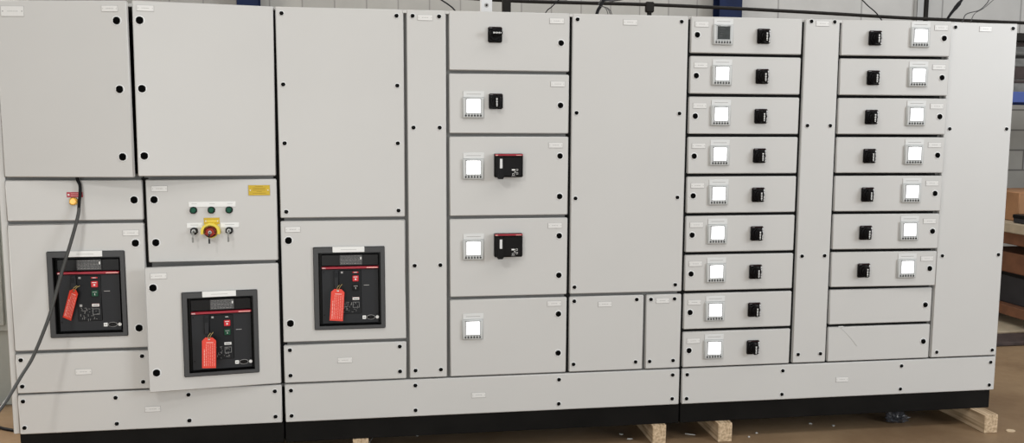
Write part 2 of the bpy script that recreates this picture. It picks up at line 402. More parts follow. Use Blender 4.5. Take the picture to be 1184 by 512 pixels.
# ---- air circuit breaker behind its window frame
def acb(d, xl, zt, w=.338, h=.402, green=True, title_tilt=0):
    """xl, zt = upper left corner of the window frame; everything laid out in breaker-local metres"""
    L = lambda x: x          # local x from left edge
    o_pos = (xl+w/2, zt-h/2)
    X = lambda v: v-w/2
    Z = lambda v: h/2-v
    b = MB()
    # dark well with the breaker's fascia at its end
    b.box(X(.022), X(w-.018), .034, .040, Z(h-.016), Z(.026), BLACK)
    for (a, c, e, f) in ((.018, .022, .026, h-.014), (w-.019, w-.015, .026, h-.014)): b.box(X(a), X(c), -.004, .04, Z(f), Z(e), BLACK)
    b.box(X(.022), X(w-.019), -.004, .04, Z(.028), Z(.024), BLACK); b.box(X(.022), X(w-.019), -.004, .04, Z(h-.014), Z(h-.018), BLACK)
    b.box(X(.036), X(w-.030), .012, .034, Z(h-.024), Z(.110), FASCIA, bev=.003)
    b.box(X(.036), X(w-.030), .014, .034, Z(.096), Z(.040), BLACKG, bev=.003)
    b.box(X(.118), X(.225), .009, .02, Z(.330), Z(.116), FASCIA2, bev=.002)
    for sx, sz in ((.047, .333), (w-.040, .333), (.047, .124)): b.cyl((X(sx), .012, Z(sz)), .0035, .002, BLACK, seg=10)
    o = d.mount('air_circuit_breaker', b.mesh('air_circuit_breaker'), *o_pos)
    b = MB(); b.ring((X(0), X(w), Z(h), Z(0)), (X(.024), X(w-.020), Z(h-.018), Z(.028)), -.009, 0, BEZEL, bev=.003); part('window_frame', b, o, label='charcoal window frame')
    b = MB(); b.box(X(.092), X(.242), -.0115, -.0085, Z(.026), Z(-.001), WHITES, bev=.0006)
    b.box(X(.13), X(.205), -.0118, -.0114, Z(.0142), Z(.0128), MARK); part('title_plate', b, o, label='blank looking white title plate')
    b = MB(); b.box(X(.124), X(.231), .006, .014, Z(.090), Z(.042), FASC3, bev=.001)
    for r in range(7):
        x = .130
        while x < .222:
            l = random.uniform(.004, .014); b.box(X(x), X(min(x+l, .224)), .0052, .0061, Z(.0478+r*.006), Z(.0465+r*.006), GREYP if r % 3 else MARK); x += l+.004
    b.box(X(.221), X(.227), .005, .006, Z(.064), Z(.052), WHITE)
    part('rating_label', b, o)
    b = MB(); b.box(X(.038), X(w-.030), .003, .02, Z(.109), Z(.0985), RED, bev=.0015)
    b.box(X(.042), X(.056), .0024, .003, Z(.1065), Z(.1015), WHITE); b.text('ABB', X(.049), .0020, Z(.104), .006, REDB)
    b.box(X(w-.088), X(w-.034), .0024, .003, Z(.1065), Z(.1020), TAGP)
    part('red_strip', b, o)
    b = MB(); b.box(X(.094), X(.117), .002, .014, Z(.205), Z(.118), FASCIA, bev=.003); b.box(X(.097), X(.114), .0012, .003, Z(.150), Z(.124), FASCIA2, bev=.001)
    part('charging_lever', b, o)
    b = MB(); b.box(X(.183), X(.212), .0035, .012, Z(.171), Z(.143), REDB, bev=.0015)
    b.box(X(.188), X(.207), .0030, .0036, Z(.1505), Z(.1475), WHITE); b.cyl((X(.1975), .0036, Z(.160)), .0042, .0006, WHITE, seg=12)
    part('off_button', b, o, label='red push button')
    b = MB(); b.box(X(.183), X(.212), .0035, .012, Z(.214), Z(.186), GREENB if green else BLACK, bev=.0015)
    b.box(X(.188), X(.207), .0030, .0036, Z(.1945), Z(.192), MARK); b.box(X(.1965), X(.1985), .0030, .0036, Z(.208), Z(.199), WHITE)
    part('on_button', b, o, label='green push button' if green else 'dark push button')
    b = MB(); b.box(X(.184), X(.211), .0065, .010, Z(.130), Z(.124), REDB if not green or title_tilt else FASCIA, bev=.0005)
    b.box(X(.190), X(.204), .0060, .0066, Z(.1285), Z(.1258), WHITE)
    b.box(X(.128), X(.138), .0075, .0095, Z(.131), Z(.122), MARK)
    b.box(X(.128), X(.139), .0075, .0095, Z(.262), Z(.251), MARK)
    b.box(X(.182), X(.214), .0065, .0095, Z(.262), Z(.249), WHITES, bev=.0005); b.box(X(.186), X(.21), .0060, .0066, Z(.2575), Z(.2545), FASCIA2)
    b.box(X(.236), X(.262), .0112, .0125, Z(.1925), Z(.1900), MARK)
    part('status_labels', b, o)
    b = MB()
    for k in range(30):                               # fine white mimic drawing
        x = random.uniform(.128, .205); z = random.uniform(.268, .322)
        if random.random() < .5: b.box(X(x), X(x+random.uniform(.004, .014)), .0080, .0092, Z(z+.0009), Z(z), MARK)
        else: b.box(X(x), X(x+.0009), .0080, .0092, Z(z+random.uniform(.004, .012)), Z(z), MARK)
    b.ring((X(.183), X(.214), Z(.300), Z(.272)), (X(.185), X(.212), Z(.298), Z(.274)), .0080, .0092, GREYP)
    part('mimic_diagram', b, o)
    b = MB(); b.box(X(.228), X(.245), .0105, .013, Z(.358), Z(.341), WHITES, bev=.0005)
    b.box(X(.232), X(.241), .0100, .0106, Z(.352), Z(.347), MARK)
    pts = [(X(.268)+.016*math.cos(a)*1.3, Z(.3495)+.0115*math.sin(a)) for a in [k*PI/8 for k in range(16)]]
    pts2 = [(X(.268)+.0145*math.cos(a)*1.3, Z(.3495)+.0100*math.sin(a)) for a in [k*PI/8 for k in range(16)]]
    b.prism(pts, .0112, .0125, MARK); b.prism(pts2, .0106, .0118, BLACK)
    b.cyl((X(.262), .0106, Z(.3495)), .006, .003, BLACKG, seg=14)
    b.cyl((X(.299), .0120, Z(.3495)), .0078, .002, WHITES, seg=20)
    part('key_lock', b, o)
    return o

def base_panel(sec, x0, x1, sx, zs=(-1.2835, -1.4095), px=None, gl=GAP, gr=GAP):
    b = MB(); org = (x0, 0, -1.445)
    b.box(x0+gl, x1-gr, 0, TH, -1.4415, -1.2545, PAINT, bev=.0035)
    o = part('base_panel', b, sec, org)
    for x in sx:
        for z in zs: link('screw', SCREW, o, (x, 0, z))
    link('nameplate', PLATES[0], o, (px, 0, -1.346))
    return o

def carcass(sec, x0, x1, posts, rails, sideL=False, sideR=False, dark=(), rail_m=None, caps=()):
    """posts: (x, z0, z1, half width); rails: (x0, x1, z)"""
    D = .80; b = MB()
    for x, z0, z1, hw in posts: b.box(x-hw, x+hw, TH+.003, TH+.04, z0, z1, GAPDARK if any(abs(x-q) < .02 for q in dark) else FRAME)
    for a, c, z in rails: b.box(a, c, TH+.004, TH+.038, z-.018, z+.018, rail_m or FRAME)
    part('frame', b, sec)
    b = MB()
    b.box(x0, x1, TH+.003, D, .5185, ZTOP, PAINT, bev=.002)
    for x in caps: b.box(x-.009, x+.009, .002, TH+.004, .517, ZTOP-.003, PAINT)
    b.box(x0, x1, D-.02, D, -1.4415, .5185, PAINT)
    b.box(x0+(.003 if not sideL else -.0), x0+.02, TH+.045, D-.02, -1.44, .518, INSIDE); b.box(x1-.02, x1-.001, TH+.045, D-.02, -1.44, .518, INSIDE)
    b.box(x0+.02, x1-.02, D-.06, D-.02, -1.44, .518, INSIDE)
    b.box(x0+.02, x1-.02, TH+.045, D-.06, -1.4415, -1.43, INSIDE)
    part('enclosure', b, sec)
    if sideL:
        b = MB(); b.box(x0-.024, x0+.004, .012, D, -1.4415, ZTOP-.002, PAINT, bev=.003); part('side_panel', b, sec)
    if sideR:
        b = MB(); b.box(x1-.004, x1+.004, .010, D, -1.4415, ZTOP-.002, PAINT, bev=.002); part('side_panel', b, sec)
    b = MB(); b.box(x0+.004, x1-(.018 if sideR else .001), .012, D-.03, -1.545, -1.4425, PLINTH, bev=.002)
    part('plinth', b, sec, label='black steel plinth')

# ================================================================== SECTION 1 (columns A, B)
S1 = section('switchboard_section', 'light grey switchboard section at the left end, two breaker windows and key switches', XA)
carcass(S1, XA, XC-.001, [(XA+.012, -1.254, .518, .012), (XB, -1.254, -.254, .016), (XB-.006, -.254, .518, .003), (XC-.012, -1.254, .518, .0105)],
        [(XA, XC-.002, -.254), (XA, XB, -.454), (XA, XB, -1.054), (XB, XC-.002, -.654), (XA, XC-.002, -1.252)], sideL=True, dark=(XB, XC))
d = Door(S1, 'door', XA, XB, -.254, .546, 'L', .078, width=.5755)                       # A1
locks(d, LOCK_BIG, [(-1.118, .446), (-1.118, .146), (-1.118, -.154)]); plate(d, -1.147, .498); d.put('nameplate', PLATEBIG, -1.572, .484)
d = Door(S1, 'door', XB, XC, -.254, .546, 'R', .070, width=.6020)                       # B1
locks(d, LOCK_BIG, [(-1.037, .446), (-1.037, .146), (-1.037, -.154)]); plate(d, -1.012, .500); d.o.rotation_euler.y = .007
d = Door(S1, 'door', XA, XB, -.454, -.254, 'L', 0)                                     # A2
locks(d, LOCK_BIG, [(-1.101, -.354)])
b = MB(); b.box(-.0345, .0345, -.002, 0, -.012, .012, DKRED, bev=.0006)
for sx in (-1, 1): b.cyl((sx*.026, -.002, 0), .0042, .001, WHITE, seg=12)
for k in range(3): b.box(-.016, .016, -.0023, -.0019, .0055-k*.006, .0068-k*.006, TAGP)
d.put('warning_plate', b.mesh('warning_plate'), -1.3565, -.328, 'small red warning plate')
b = MB(); b.cyl((0, 0, 0), .0185, .010, BRASS, seg=28, bev=.002)
o = d.mount('pilot_lamp', b.mesh('pilot_lamp'), -1.3620, -.3575, 'round amber pilot lamp with brass ring')
b = MB(); b.cyl((0, -.010, 0), .0135, .006, AMBER, seg=24, bev=.002); part('lens', b, o)
d = Door(S1, 'door', XA, XB, -1.054, -.454, 'L', 0, hole=(-1.480, -1.163, -.980, -.595))   # A3
locks(d, LOCK_BIG, [(-1.1035, -.554), (-1.1035, -.954)]); plate(d, -1.1215, -.506)
acb(d, -1.4905, -.5865, title_tilt=1)
d = Door(S1, 'cover_panel', XA, XB, -1.254, -1.054, 'L', 0)                            # A4
locks(d, SCREW, [(-1.626, -1.0885), (-1.096, -1.0885), (-1.626, -1.2125), (-1.096, -1.2125)], 'screw'); plate(d, -1.3575, -1.1535)
d = Door(S1, 'door', XB, XC, -.654, -.254, 'R', 0)                                     # B2 control door
locks(d, LOCK_BIG, [(-1.0135, -.354), (-1.0135, -.5535)]); plate(d, -.9885, -.303)
b = MB(); b.box(-.050, .050, -.0015, 0, -.025, .025, PLATEB); b.box(-.049, .049, -.003, -.001, -.024, .024, YELLOW, bev=.0005)
for sx in (-1, 1): b.cyl((sx*.040, -.003, 0), .0028, .001, WHITE, seg=10)
for k in range(5):
    wv = (.018, .030, .030, .012, .030)[k]; b.box(-wv, wv, -.0033, -.0029, .0165-k*.0078, .0181-k*.0078, YMARK)
d.put('yellow_plate', b.mesh('yellow_plate'), -.543, -.3135, 'yellow engraved warning plate')
b = MB(); b.box(-.105, .105, -.002, 0, -.012, .012, WHITES, bev=.0005)
for k in (-1, 0, 1): b.box(k*.08-.012, k*.08+.012, -.0023, -.0019, .002, .0035, MARK)
d.put('legend_strip', b.mesh('legend_strip'), -.757, -.3775, 'white legend strip above the green lamps')
for x in (-.8415, -.7612, -.6815):
    b = MB(); b.cyl((0, 0, 0), .0165, .008, BLACK, seg=28, bev=.0015)
    o = d.mount('pilot_lamp', b.mesh('pilot_lamp'), x, -.4045, 'round dark green pilot lamp')
    b = MB(); b.cyl((0, -.008, 0), .0128, .009, LAMPG, r2=.0115, seg=24, bev=.003); part('lens', b, o)
b = MB(); b.box(-.0355, .0355, -.002, 0, -.0155, .0155, YELLOW, bev=.0005); b.box(-.024, .024, -.0023, -.0019, -.003, .003, YELB)
for sx in (-1, 1): b.cyl((sx*.027, -.002, 0), .003, .001, WHITE, seg=10)
d.put('yellow_plate', b.mesh('yellow_plate'), -.7615, -.4560, 'small yellow plate above the emergency stop')
for (x0, x1) in ((-.8735, -.8045), (-.7225, -.639)):
    b = MB(); w = (x1-x0)/2; b.box(-w, w, -.002, 0, -.0115, .0115, WHITES, bev=.0005); b.box(-w*.5, w*.5, -.0023, -.0019, .001, .0028, MARK)
    d.put('legend_strip', b.mesh('legend_strip'), (x0+x1)/2, -.4755)
# emergency stop with shroud
b = MB()
R0, R1 = .043, .032; pts = []
for k in range(19): a = math.radians(-15+k*210/18); pts.append((R0*math.cos(a), R0*math.sin(a)))
inn = []
for k in range(19): a = math.radians(-15+k*210/18); inn.append((R1*math.cos(a), R1*math.sin(a)))
for k in range(18): b.prism([pts[k], pts[k+1], inn[k+1], inn[k]], -.026, 0, YELB)
b.cyl((0, 0, 0), .031, .004, YELB, seg=32)
o = d.mount('emergency_stop', b.mesh('emergency_stop'), -.7655, -.5055, 'emergency stop with yellow half-round shroud')
b = MB(); b.cyl((0, -.004, 0), .014, .018, BLACK, seg=20); b.cyl((0, -.020, 0), .0265, .012, MUSH, r2=.024, seg=30, bev=.004); part('mushroom_button', b, o, label='dull red mushroom button')
b = MB(); b.cyl((0, -.032, 0), .008, .003, BARREL, seg=18); part('key_barrel', b, o)
keyspots = [(-.8415, -.5015, 0), (-.7655, -.5055, -.02), (-.6835, -.5010, 0)]
for (x, z, _) in (keyspots[0], keyspots[2]):
    b = MB(); b.cyl((0, 0, 0), .0165, .012, BLACK, seg=28, bev=.002)
    o = d.mount('key_switch', b.mesh('key_switch'), x, z)
    b = MB(); b.cyl((0, -.012, 0), .0095, .006, BARREL, seg=20, bev=.001); b.box(-.001, .001, -.0185, -.0178, -.005, .005, BLACK); part('key_barrel', b, o, label='chrome key barrel')
d = Door(S1, 'door', XB, XC, -1.254, -.654, 'R', .070, hole=(-.892, -.573, -1.177, -.791), width=.592)   # B3 ajar
locks(d, LOCK_BIG, [(-1.0225, -.754), (-1.0225, -1.1535)]); plate(d, -.997, -.700)
acb(d, -.9020, -.7810)
base_panel(S1, XA, XC, (-1.6265, -1.2215, -.8940, -.4955), px=-1.0585)

# ================================================================== SECTION 2 (columns C, D, E, F)
S2 = section('switchboard_section', 'light grey middle switchboard section, one breaker window and the tallest blank cover', XC)
carcass(S2, XC+.001, XG-.001, [(XC+.012, -1.254, .518, .0105), (XD, -1.254, .518, .016), (XE, -1.254, .518, .016), (XF, -1.254, .518, .016), (1.343, -1.254, -.854, .014), (XG-.012, -1.254, .518, .0105)],
        [(XC+.002, XD, -.454), (XC+.002, XD, -1.054), (XE, XF, .246), (XE, XF, -.054), (XE, XF, -.454), (XE, XF, -.854), (XF, XG-.002, -.854), (XC+.002, XG-.002, -1.252)], dark=(XC, XF, XG), caps=(XD, XE, XF))
d = Door(S2, 'cover_panel', XC, XD, -.454, .546)                                       # C1
locks(d, SCREW, [(x, z) for x in (-.4215, .1040) for z in (.502, .178, -.0945, -.4165)], 'screw')
d = Door(S2, 'door', XC, XD, -1.054, -.454, 'R', hole=(-.292, .025, -.981, -.596))      # C2
locks(d, LOCK_BIG, [(-.4148, -.5535), (-.4148, -.9535)]); plate(d, -.3935, -.5010)
acb(d, -.3025, -.5870, green=False)
d = Door(S2, 'cover_panel', XC, XD, -1.254, -1.054)                                    # C3
locks(d, SCREW, [(-.4205, -1.0845), (.1032, -1.0845), (-.4205, -1.2095), (.1032, -1.2095)], 'screw'); plate(d, -.161, -1.143)
d = Door(S2, 'cover_panel', XD, XE, -1.254, .546)                                      # D chute
locks(d, SCREW, [(x, z) for x in (.1790, .3038) for z in (.5035, -.0195, -.686, -1.208)], 'screw'); plate(d, .238, .4965)
for z0, z1, lz, pz in ((.246, .546, (.390,), .4945), (-.054, .246, (.0905,), .1935), (-.454, -.054, (-.156, -.355), -.103), (-.854, -.454, (-.551, -.749), -.4995), (-1.254, -.854, (-.9455, -1.1455), -.892)):
    d = Door(S2, 'door', XE, XF, z0, z1)
    locks(d, LOCK_MID, [(.8938, z) for z in lz]); plate(d, .872 if z0 != -.054 else .8795, pz)
    if z1 > .5: handle(d, .570, .4230, turned=True)
    elif z1 > .2: handle(d, .5745, .1075); meter(d, .467, .0780)
    elif z1 > -.1: mccb(d, .5660, .7050, -.2575, -.1440); meter(d, .466, -.2165)
    elif z1 > -.5: mccb(d, .5660, .7050, -.6485, -.5330); meter(d, .466, -.6115)
    else: meter(d, .463, -1.0085)
d = Door(S2, 'cover_panel', XF, XG, -.854, .546)                                       # F1
locks(d, SCREW, [(x, z) for x in (.9742, 1.4998) for z in (.504, .0545, -.3655, -.8115)], 'screw'); plate(d, 1.2385, .4955)
d = Door(S2, 'cover_panel', XF, 1.343, -1.254, -.854)                                  # F2
locks(d, SCREW, [(x, z) for x in (.9742, 1.2982) for z in (-.883, -1.207)], 'screw'); plate(d, 1.133, -.9025)
d = Door(S2, 'cover_panel', 1.343, XG, -1.254, -.854)                                  # F3
locks(d, SCREW, [(x, z) for x in (1.373, 1.4978) for z in (-.8845, -1.207)], 'screw'); plate(d, 1.435, -.8925)
base_panel(S2, XC, XG, (-.4200, .1775, .9000, 1.4982), px=.4915)

# ================================================================== SECTION 3 (columns G, H, I, J)
S3 = section('switchboard_section', 'light grey right-hand switchboard section, two columns of metered drawer doors', XG)
rows = [(.346-.2*k, .546-.2*k) for k in range(9)]
carcass(S3, XG+.001, XR, [(XG+.012, -1.254, .518, .0105), (XH, -1.254, .518, .016), (XI, -1.254, .518, .016), (XJ, -1.254, .518, .012), (XR-.014, -1.254, .518, .010)],
        [(XG+.002, XH, z0) for z0, _ in rows[:-1]]+[(XI, XJ, z0) for z0, _ in rows[:-1]]+[(XG+.002, XR-.002, -1.252)], sideR=True, dark=(XG, XH, XI), rail_m=GAPDARK, caps=(XI,))
for k, (z0, z1) in enumerate(rows):
    zc = z0+.1
    d = Door(S3, 'door', XG, XH, z0, z1, 'R')
    locks(d, LOCK_MID, [(1.5825, zc-.004)]); plate(d, 1.605, zc+.048 if k < 8 else zc+.0465)
    handle(d, 1.928, zc-.005+.001*k); meter(d, 1.716, zc+.0005, lit=k > 0)
    out = (.036, .036, .036, .036, .032, .028, .022, .0, .0)[k]
    d = Door(S3, 'door', XI, XJ, z0, z1, 'L', out)
    locks(d, LOCK_MID, [(2.8985, zc-.0005)])
    if k == 8:
        b = MB(); b.tube([(2.4181, -.0004, -1.0659), (2.44, -.0004, -1.085), (2.4645, -.0004, -1.1095), (2.49, -.0004, -1.137), (2.5143, -.0004, -1.1675)], .0007, MARK, 5)
        b.box(2.405, 2.432, -.0006, .0, -1.060, -1.0565, WHITE); part('scratch', b, d.o, label='thin diagonal scratch')
    if k < 7:
        plate(d, 2.880, zc+.053); handle(d, 2.526, zc-.004); meter(d, 2.7680, zc+.0035)
d = Door(S3, 'cover_panel', XH, XI, -1.254, .546, gx=(.010, .004))                      # H chute
locks(d, SCREW, [(x, z) for x in (2.183, 2.3085) for z in (.520, -.003, -.6775, -1.2005)], 'screw'); plate(d, 2.2435, .5105)
d = Door(S3, 'cover_panel', XJ, XR, -1.254, .546, gx=(.006, .003))                      # J tall cover
locks(d, SCREW, [(x, z) for x in (2.981, 3.3118) for z in (.507, -.017, -.691, -1.217)], 'screw'); plate(d, 3.154, .5010)
base_panel(S3, XG, XR, (1.576, 2.1010, 2.7790, 3.3075), zs=(-1.285, -1.4125), px=2.439, gr=.004)

# ================================================================== keys, tags, cable
def make_key(x, z, y, label, bow, mm):
    b = MB()
    b.box(-.001, .001, -.020, -.0005, -.0035, .0035, mm)                   # blade entering the barrel
    b.ring((-.0012, .0012, -.045, -.004), (-.0004, .0004, -.006, -.005), -.020, -.018, mm)
    b.tube([(0, -.014, -.006), (.001, -.019, -.013), (0, -.021, -.022), (-.001, -.020, -.031)], .0011, mm, 6)
    b.cyl((0, -.018, -.010), bow, .0022, mm, seg=18)
    b.box(-.004, .004, -.022, -.0195, -.050, -.028, mm, bev=.0005)
    for v in b.bm.verts: v.co += Vector((x, y, z))
    return thing('key', label, 'key', (x, y, z), None, b)
make_key(-.8415, -.5015, -.0186, 'small silver key hanging from the left key switch beside the emergency stop', .007, KEYM)
make_key(-.7655, -.5055, -.0355, 'dark key hanging from the centre of the red emergency stop button', .006, BLACKG)
make_key(-.6835, -.5010, -.0186, 'small silver key hanging from the right key switch beside the emergency stop', .006, KEYM)

def make_tag(x, z, y, rot, yaw, w, h, label):
    """x, z = the eyelet"""
    root = thing('lockout_tag', label, 'tag', (x, y, z), 'red lockout tags on the breaker windows')
    root.rotation_euler = (0, rot, yaw)
    b = MB(); c = .015
    b.prism([(-w/2, -h), (w/2, -h), (w/2, -c), (w/2-c, 0), (-w/2+c, 0), (-w/2, -c)], -.0008, .0008, TAG)
    ORG[root.name] = Vector((0, 0, 0))
    part('card', b, root)
    b = MB()
    for k, wd in enumerate((.0035, .0022, .0016, .0016, .0016, .0016)):
        xx = -w*.36+k*w*.145; z0 = -h+.010; zend = -.030 if k else -.055
        while z0 < zend:
            l = random.uniform(.006, .016); b.box(xx, xx+wd, -.0012, -.0007, z0, min(z0+l, zend), TAGP); z0 += l+.003
    b.box(-w*.2, w*.3, -.0012, -.0007, -.026, -.022, TAGP)
    part('white_print', b, root)
    b = MB(); b.cyl((0, -.0008, -.008), .0045, .0006, CHROME, seg=14); part('eyelet', b, root)
    b = MB(); b.tube([(0, -.002, -.008), (.006, -.005, .004), (.010, -.003, .014), (.018, .004, .024)], .0014, STRING, 6)
    b.tube([(0, -.002, -.008), (-.005, -.004, .002), (-.002, -.002, .010), (.006, .004, .020)], .0014, STRING, 6); part('string', b, root)
    return root
make_tag(-1.374, -.762, -.014, .33, -.35, .044, .148, 'red tag in the leftmost breaker window, tilted and half turned beside the cable')
make_tag(-.776, -.990, -.085, .03, 0.05, .062, .145, 'red tag hanging straight in the lowest breaker window, on the ajar door')
make_tag(-.188, -.790, -.014, .07, 0, .063, .155, 'red tag in the breaker window of the middle section, right of the ajar doors')

b = MB()
cp = [(-1.343, -.004, -.20), (-1.342, -.006, -.235), (-1.340, -.008, -.258), (-1.329, -.013, -.284), (-1.328, -.018, -.319), (-1.330, -.025, -.350), (-1.332, -.032, -.385)]
def bez(P, n=40):
    out = []
    for i in range(len(P)-1):
        p0, p1, p2, p3 = [Vector(P[max(0, min(len(P)-1, i+k))]) for k in (-1, 0, 1, 2)]
        for t in range(n):
            t /= n; out.append(.5*((2*p1)+(-p0+p2)*t+(2*p0-5*p1+4*p2-p3)*t*t+(-p0+3*p1-3*p2+p3)*t**3))
    out.append(Vector(P[-1])); return out
cable_pts = [(-1.332, -.032, -.385), (-1.333, -.035, -.404), (-1.341, -.05, -.453), (-1.365, -.07, -.548), (-1.401, -.09, -.674), (-1.439, -.12, -.825), (-1.466, -.15, -.919), (-1.51, -.18, -1.035), (-1.543, -.22, -1.101), (-1.577, -.28, -1.178), (-1.60, -.34, -1.225), (-1.66, -.42, -1.31), (-1.80, -.50, -1.45), (-2.0, -.55, -1.58), (-2.3, -.6, -1.634), (-2.8, -.6, -1.635)]
b.tube(bez(cp, 6), .0070, CABLEB, 10)
b.tube(bez(cable_pts, 8), .0076, CABLE, 10)
thing('hanging_cable', 'thick grey cable coming out under the upper left door and sagging to the floor', 'cable', (-2.3, -.6, -EYE), None, b)
b = MB(); b.tube(bez([(-2.6, .95, -1.638), (-2.2, .85, -1.637), (-1.98, .68, -1.637), (-1.8, .62, -1.637), (-1.5, .66, -1.637)], 8), .008, CABLEB, 8)
thing('floor_cable', 'thin black cable lying on the floor behind the left end of the switchboard', 'cable', (-2.0, .7, -EYE), None, b)

# ================================================================== timber bearers
def block(x0, x1, y0, y1, label):
    b = MB(); b.box(x0, x1, y0, y1, -EYE, -1.545, WOOD, bev=.002)
    return thing('timber_block', label, 'wood block', ((x0+x1)/2, y0, -EYE), 'timber blocks under the plinth', b)
block(3.215, 3.294, -.105, .42, 'pale timber block under the right end of the plinth, its long left side showing')
block(1.743, 1.820, -.028, .45, 'mottled timber block just right of the base panel joint, second from the right end')
block(1.395, 1.467, -.010, .45, 'timber block just left of the joint between the middle and right base panels')
block(-.131, -.055, .000, .45, 'timber block with only its top showing at the bottom edge, under the middle left plinth')

# floor litter
litter = [((.08, .26), 'thin pale curl of packing strip under the middle plinth', [(-.055, .20, .004), (-.03, .27, .012), (.02, .31, .02), (.09, .33, .02), (.16, .31, .01), (.20, .27, .004)])]
b = MB(); b.tube(bez([(x, y, z-EYE) for x, y, z in litter[0][2]], 6), .0022, SCRAP, 5)
thing('plastic_strap', litter[0][1], 'strap', (.08, .26, -EYE), None, b)
def chip(x, y, sx, sy, r, m, label, name='wood_chip'):
    b = MB(); pts = []
    for k in range(6):
        a = k*PI/3+.3; pts.append((sx*math.cos(a)*random.uniform(.8, 1.1), sy*math.sin(a)*random.uniform(.8, 1.1)))
    b.prism(pts, -.004, .0, m, bev=.0008)
    for v in b.bm.verts: v.co = Vector((v.co.x, v.co.z, -v.co.y+.0002))
    bmesh.ops.recalc_face_normals(b.bm, faces=b.bm.faces[:])
    for v in b.bm.verts: v.co = Matrix.Rotation(r, 3, 'Z') @ v.co + Vector((x, y, -EYE))
    return thing(name, label, 'scrap', (x, y, -EYE), 'scraps on the floor', b)
chip(3.383, -.091, .028, .022, .2, CHIP, 'pale wood chip on the floor right of the rightmost timber block')
chip(1.300, .08, .016, .006, -.1, SCRAP, 'small white scrap left of the timber block by the base panel joint', 'paper_scrap')
chip(1.275, .155, .012, .006, -.6, SCRAP, 'tiny grey scrap behind the small white one, left of the timber block', 'paper_scrap')
chip(1.64, .10, .030, .004, -.5, SCRAP, 'slim pale sliver lying between the two middle timber blocks', 'paper_scrap')
chip(2.0, .07, .008, .007, .3, SCRAP, 'white speck on the floor right of the mottled timber block, nearest the plinth', 'paper_scrap')
chip(1.935, .02, .008, .006, .9, SCRAP, 'white speck on the floor close right of the mottled timber block', 'paper_scrap')
chip(2.36, .17, .009, .010, .3, SCRAP, 'grey speck in the shadow under the right section, left one of a pair', 'paper_scrap')
chip(2.47, .12, .009, .008, .3, SCRAP, 'pale speck in the shadow under the right section, right one of a pair', 'paper_scrap')
# crumpled plastic film
b = MB(); r = bmesh.ops.create_icosphere(b.bm, subdivisions=3, radius=1)
for v in r['verts']:
    n = .75+.35*math.sin(v.co.x*7+v.co.y*5)*math.cos(v.co.z*6+v.co.x*3)
    v.co = Vector((v.co.x*.075*n, v.co.y*.05*n, max(0, v.co.z*.9+.55)*.042*n))+Vector((2.86, .14, -EYE+.001))
b._fin(r['verts'], BAGM)
thing('plastic_wrap', 'crumpled clear plastic wrap on the floor under the right section', 'plastic wrap', (2.86, .14, -EYE), None, b)

# ================================================================== setting
b = MB(); b.box(-9, 13, -9, 4.6, -EYE-.1, -EYE, floor_mat()); struct('floor', b)
bm_ = block_mat('concrete_blocks', (.36, .35, .32), (.42, .41, .38), (.16, .155, .145), .42, .2186, .010, loc=(.1, -.172, 0))
b = MB(); b.box(-9, 13, 4.5, 4.62, -EYE, .80, bm_); struct('wall_back', b)
pm = block_mat('left_wall_boards', (.40, .39, .365), (.44, .43, .40), (.28, .27, .255), .30, 9, .008, off=0, loc=(0.07, 4, 0))
pm2 = block_mat('right_wall_boards', (.52, .51, .49), (.56, .55, .53), (.33, .32, .31), .92, 9, .010, off=0, loc=(.50, 4, 0))
b = MB(); b.box(-9, 3.5, 4.46, 4.6, .802, 3.6, pm); struct('wall_back_upper_left', b)
b = MB(); b.box(3.5, 13, 4.46, 4.6, .802, 3.6, pm2); struct('wall_back_upper_right', b)

def hcolumn(x0, x1, y, label, m):
    b = MB(); b.box(x0, x1, y, y+.012, -EYE, 3.4, m, bev=.002); b.box(x0, x1, y+.17, y+.182, -EYE, 3.4, m, bev=.002)
    b.box((x0+x1)/2-.006, (x0+x1)/2+.006, y+.012, y+.17, -EYE, 3.4, m)
    root = thing('steel_column', label, 'column', ((x0+x1)/2, y, -EYE), None, b)
hcolumn(-1.235, -1.045, 4.22, 'blue steel column against the back wall, above the left section', NAVY)
hcolumn(3.375, 3.61, 4.22, 'dark navy steel column against the back wall, above the metered drawers', NAVY)

# overhead pipe with hanger, wires
pp = [(-.6, 2.5, .985), (.4, 2.5, .950), (1.0355, 2.5, .9275), (1.55, 2.5, .925), (2.05, 2.5, .925), (2.55, 2.5, .918), (3.093, 2.5, .905), (3.65, 2.5, .890), (4.2, 2.5, .872), (4.75, 2.5, .862), (5.33, 2.5, .853), (6.5, 2.5, .84)]
b = MB(); b.tube(bez(pp, 4), .0135, STEEL, 10)
root = thing('overhead_pipe', 'dark steel pipe running along behind the top of the switchboard', 'pipe', (1.0, 2.5, .93), None, b)
b = MB(); b.box(2.085, 2.150, 2.478, 2.522, .865, .945, STEEL, bev=.006); b.cyl((2.117, 2.5, .835), .018, .04, STEEL, axis='z', seg=16)
part('clamp', b, root)
b = MB(); b.box(2.10, 2.134, 2.484, 2.516, -EYE, .834, STEEL, bev=.003); part('stand', b, root)
b = MB(); b.box(.62, .685, .98, 1.04, -EYE, .80, UNIS, bev=.002)
b.cyl((.652, .98, .690), .013, .002, MARK, seg=18); b.cyl((.652, .978, .690), .006, .004, STEEL, seg=12)
thing('strut_channel', 'white slotted strut with a bolt standing behind the cabinet top', 'bracket', (.65, 1.0, -EYE), None, b)
b = MB(); b.box(.78, .83, 1.2, 1.25, -EYE, .85, STEEL, bev=.003); thing('steel_post', 'short black post behind the cabinet top, right of the white strut', 'post', (.80, 1.2, -EYE), None, b)
b = MB(); b.box(.50, 1.35, 1.9, 1.98, .868, .93, STEEL, bev=.003)
b.box(.895, .93, 1.915, 1.965, -EYE, .868, STEEL)
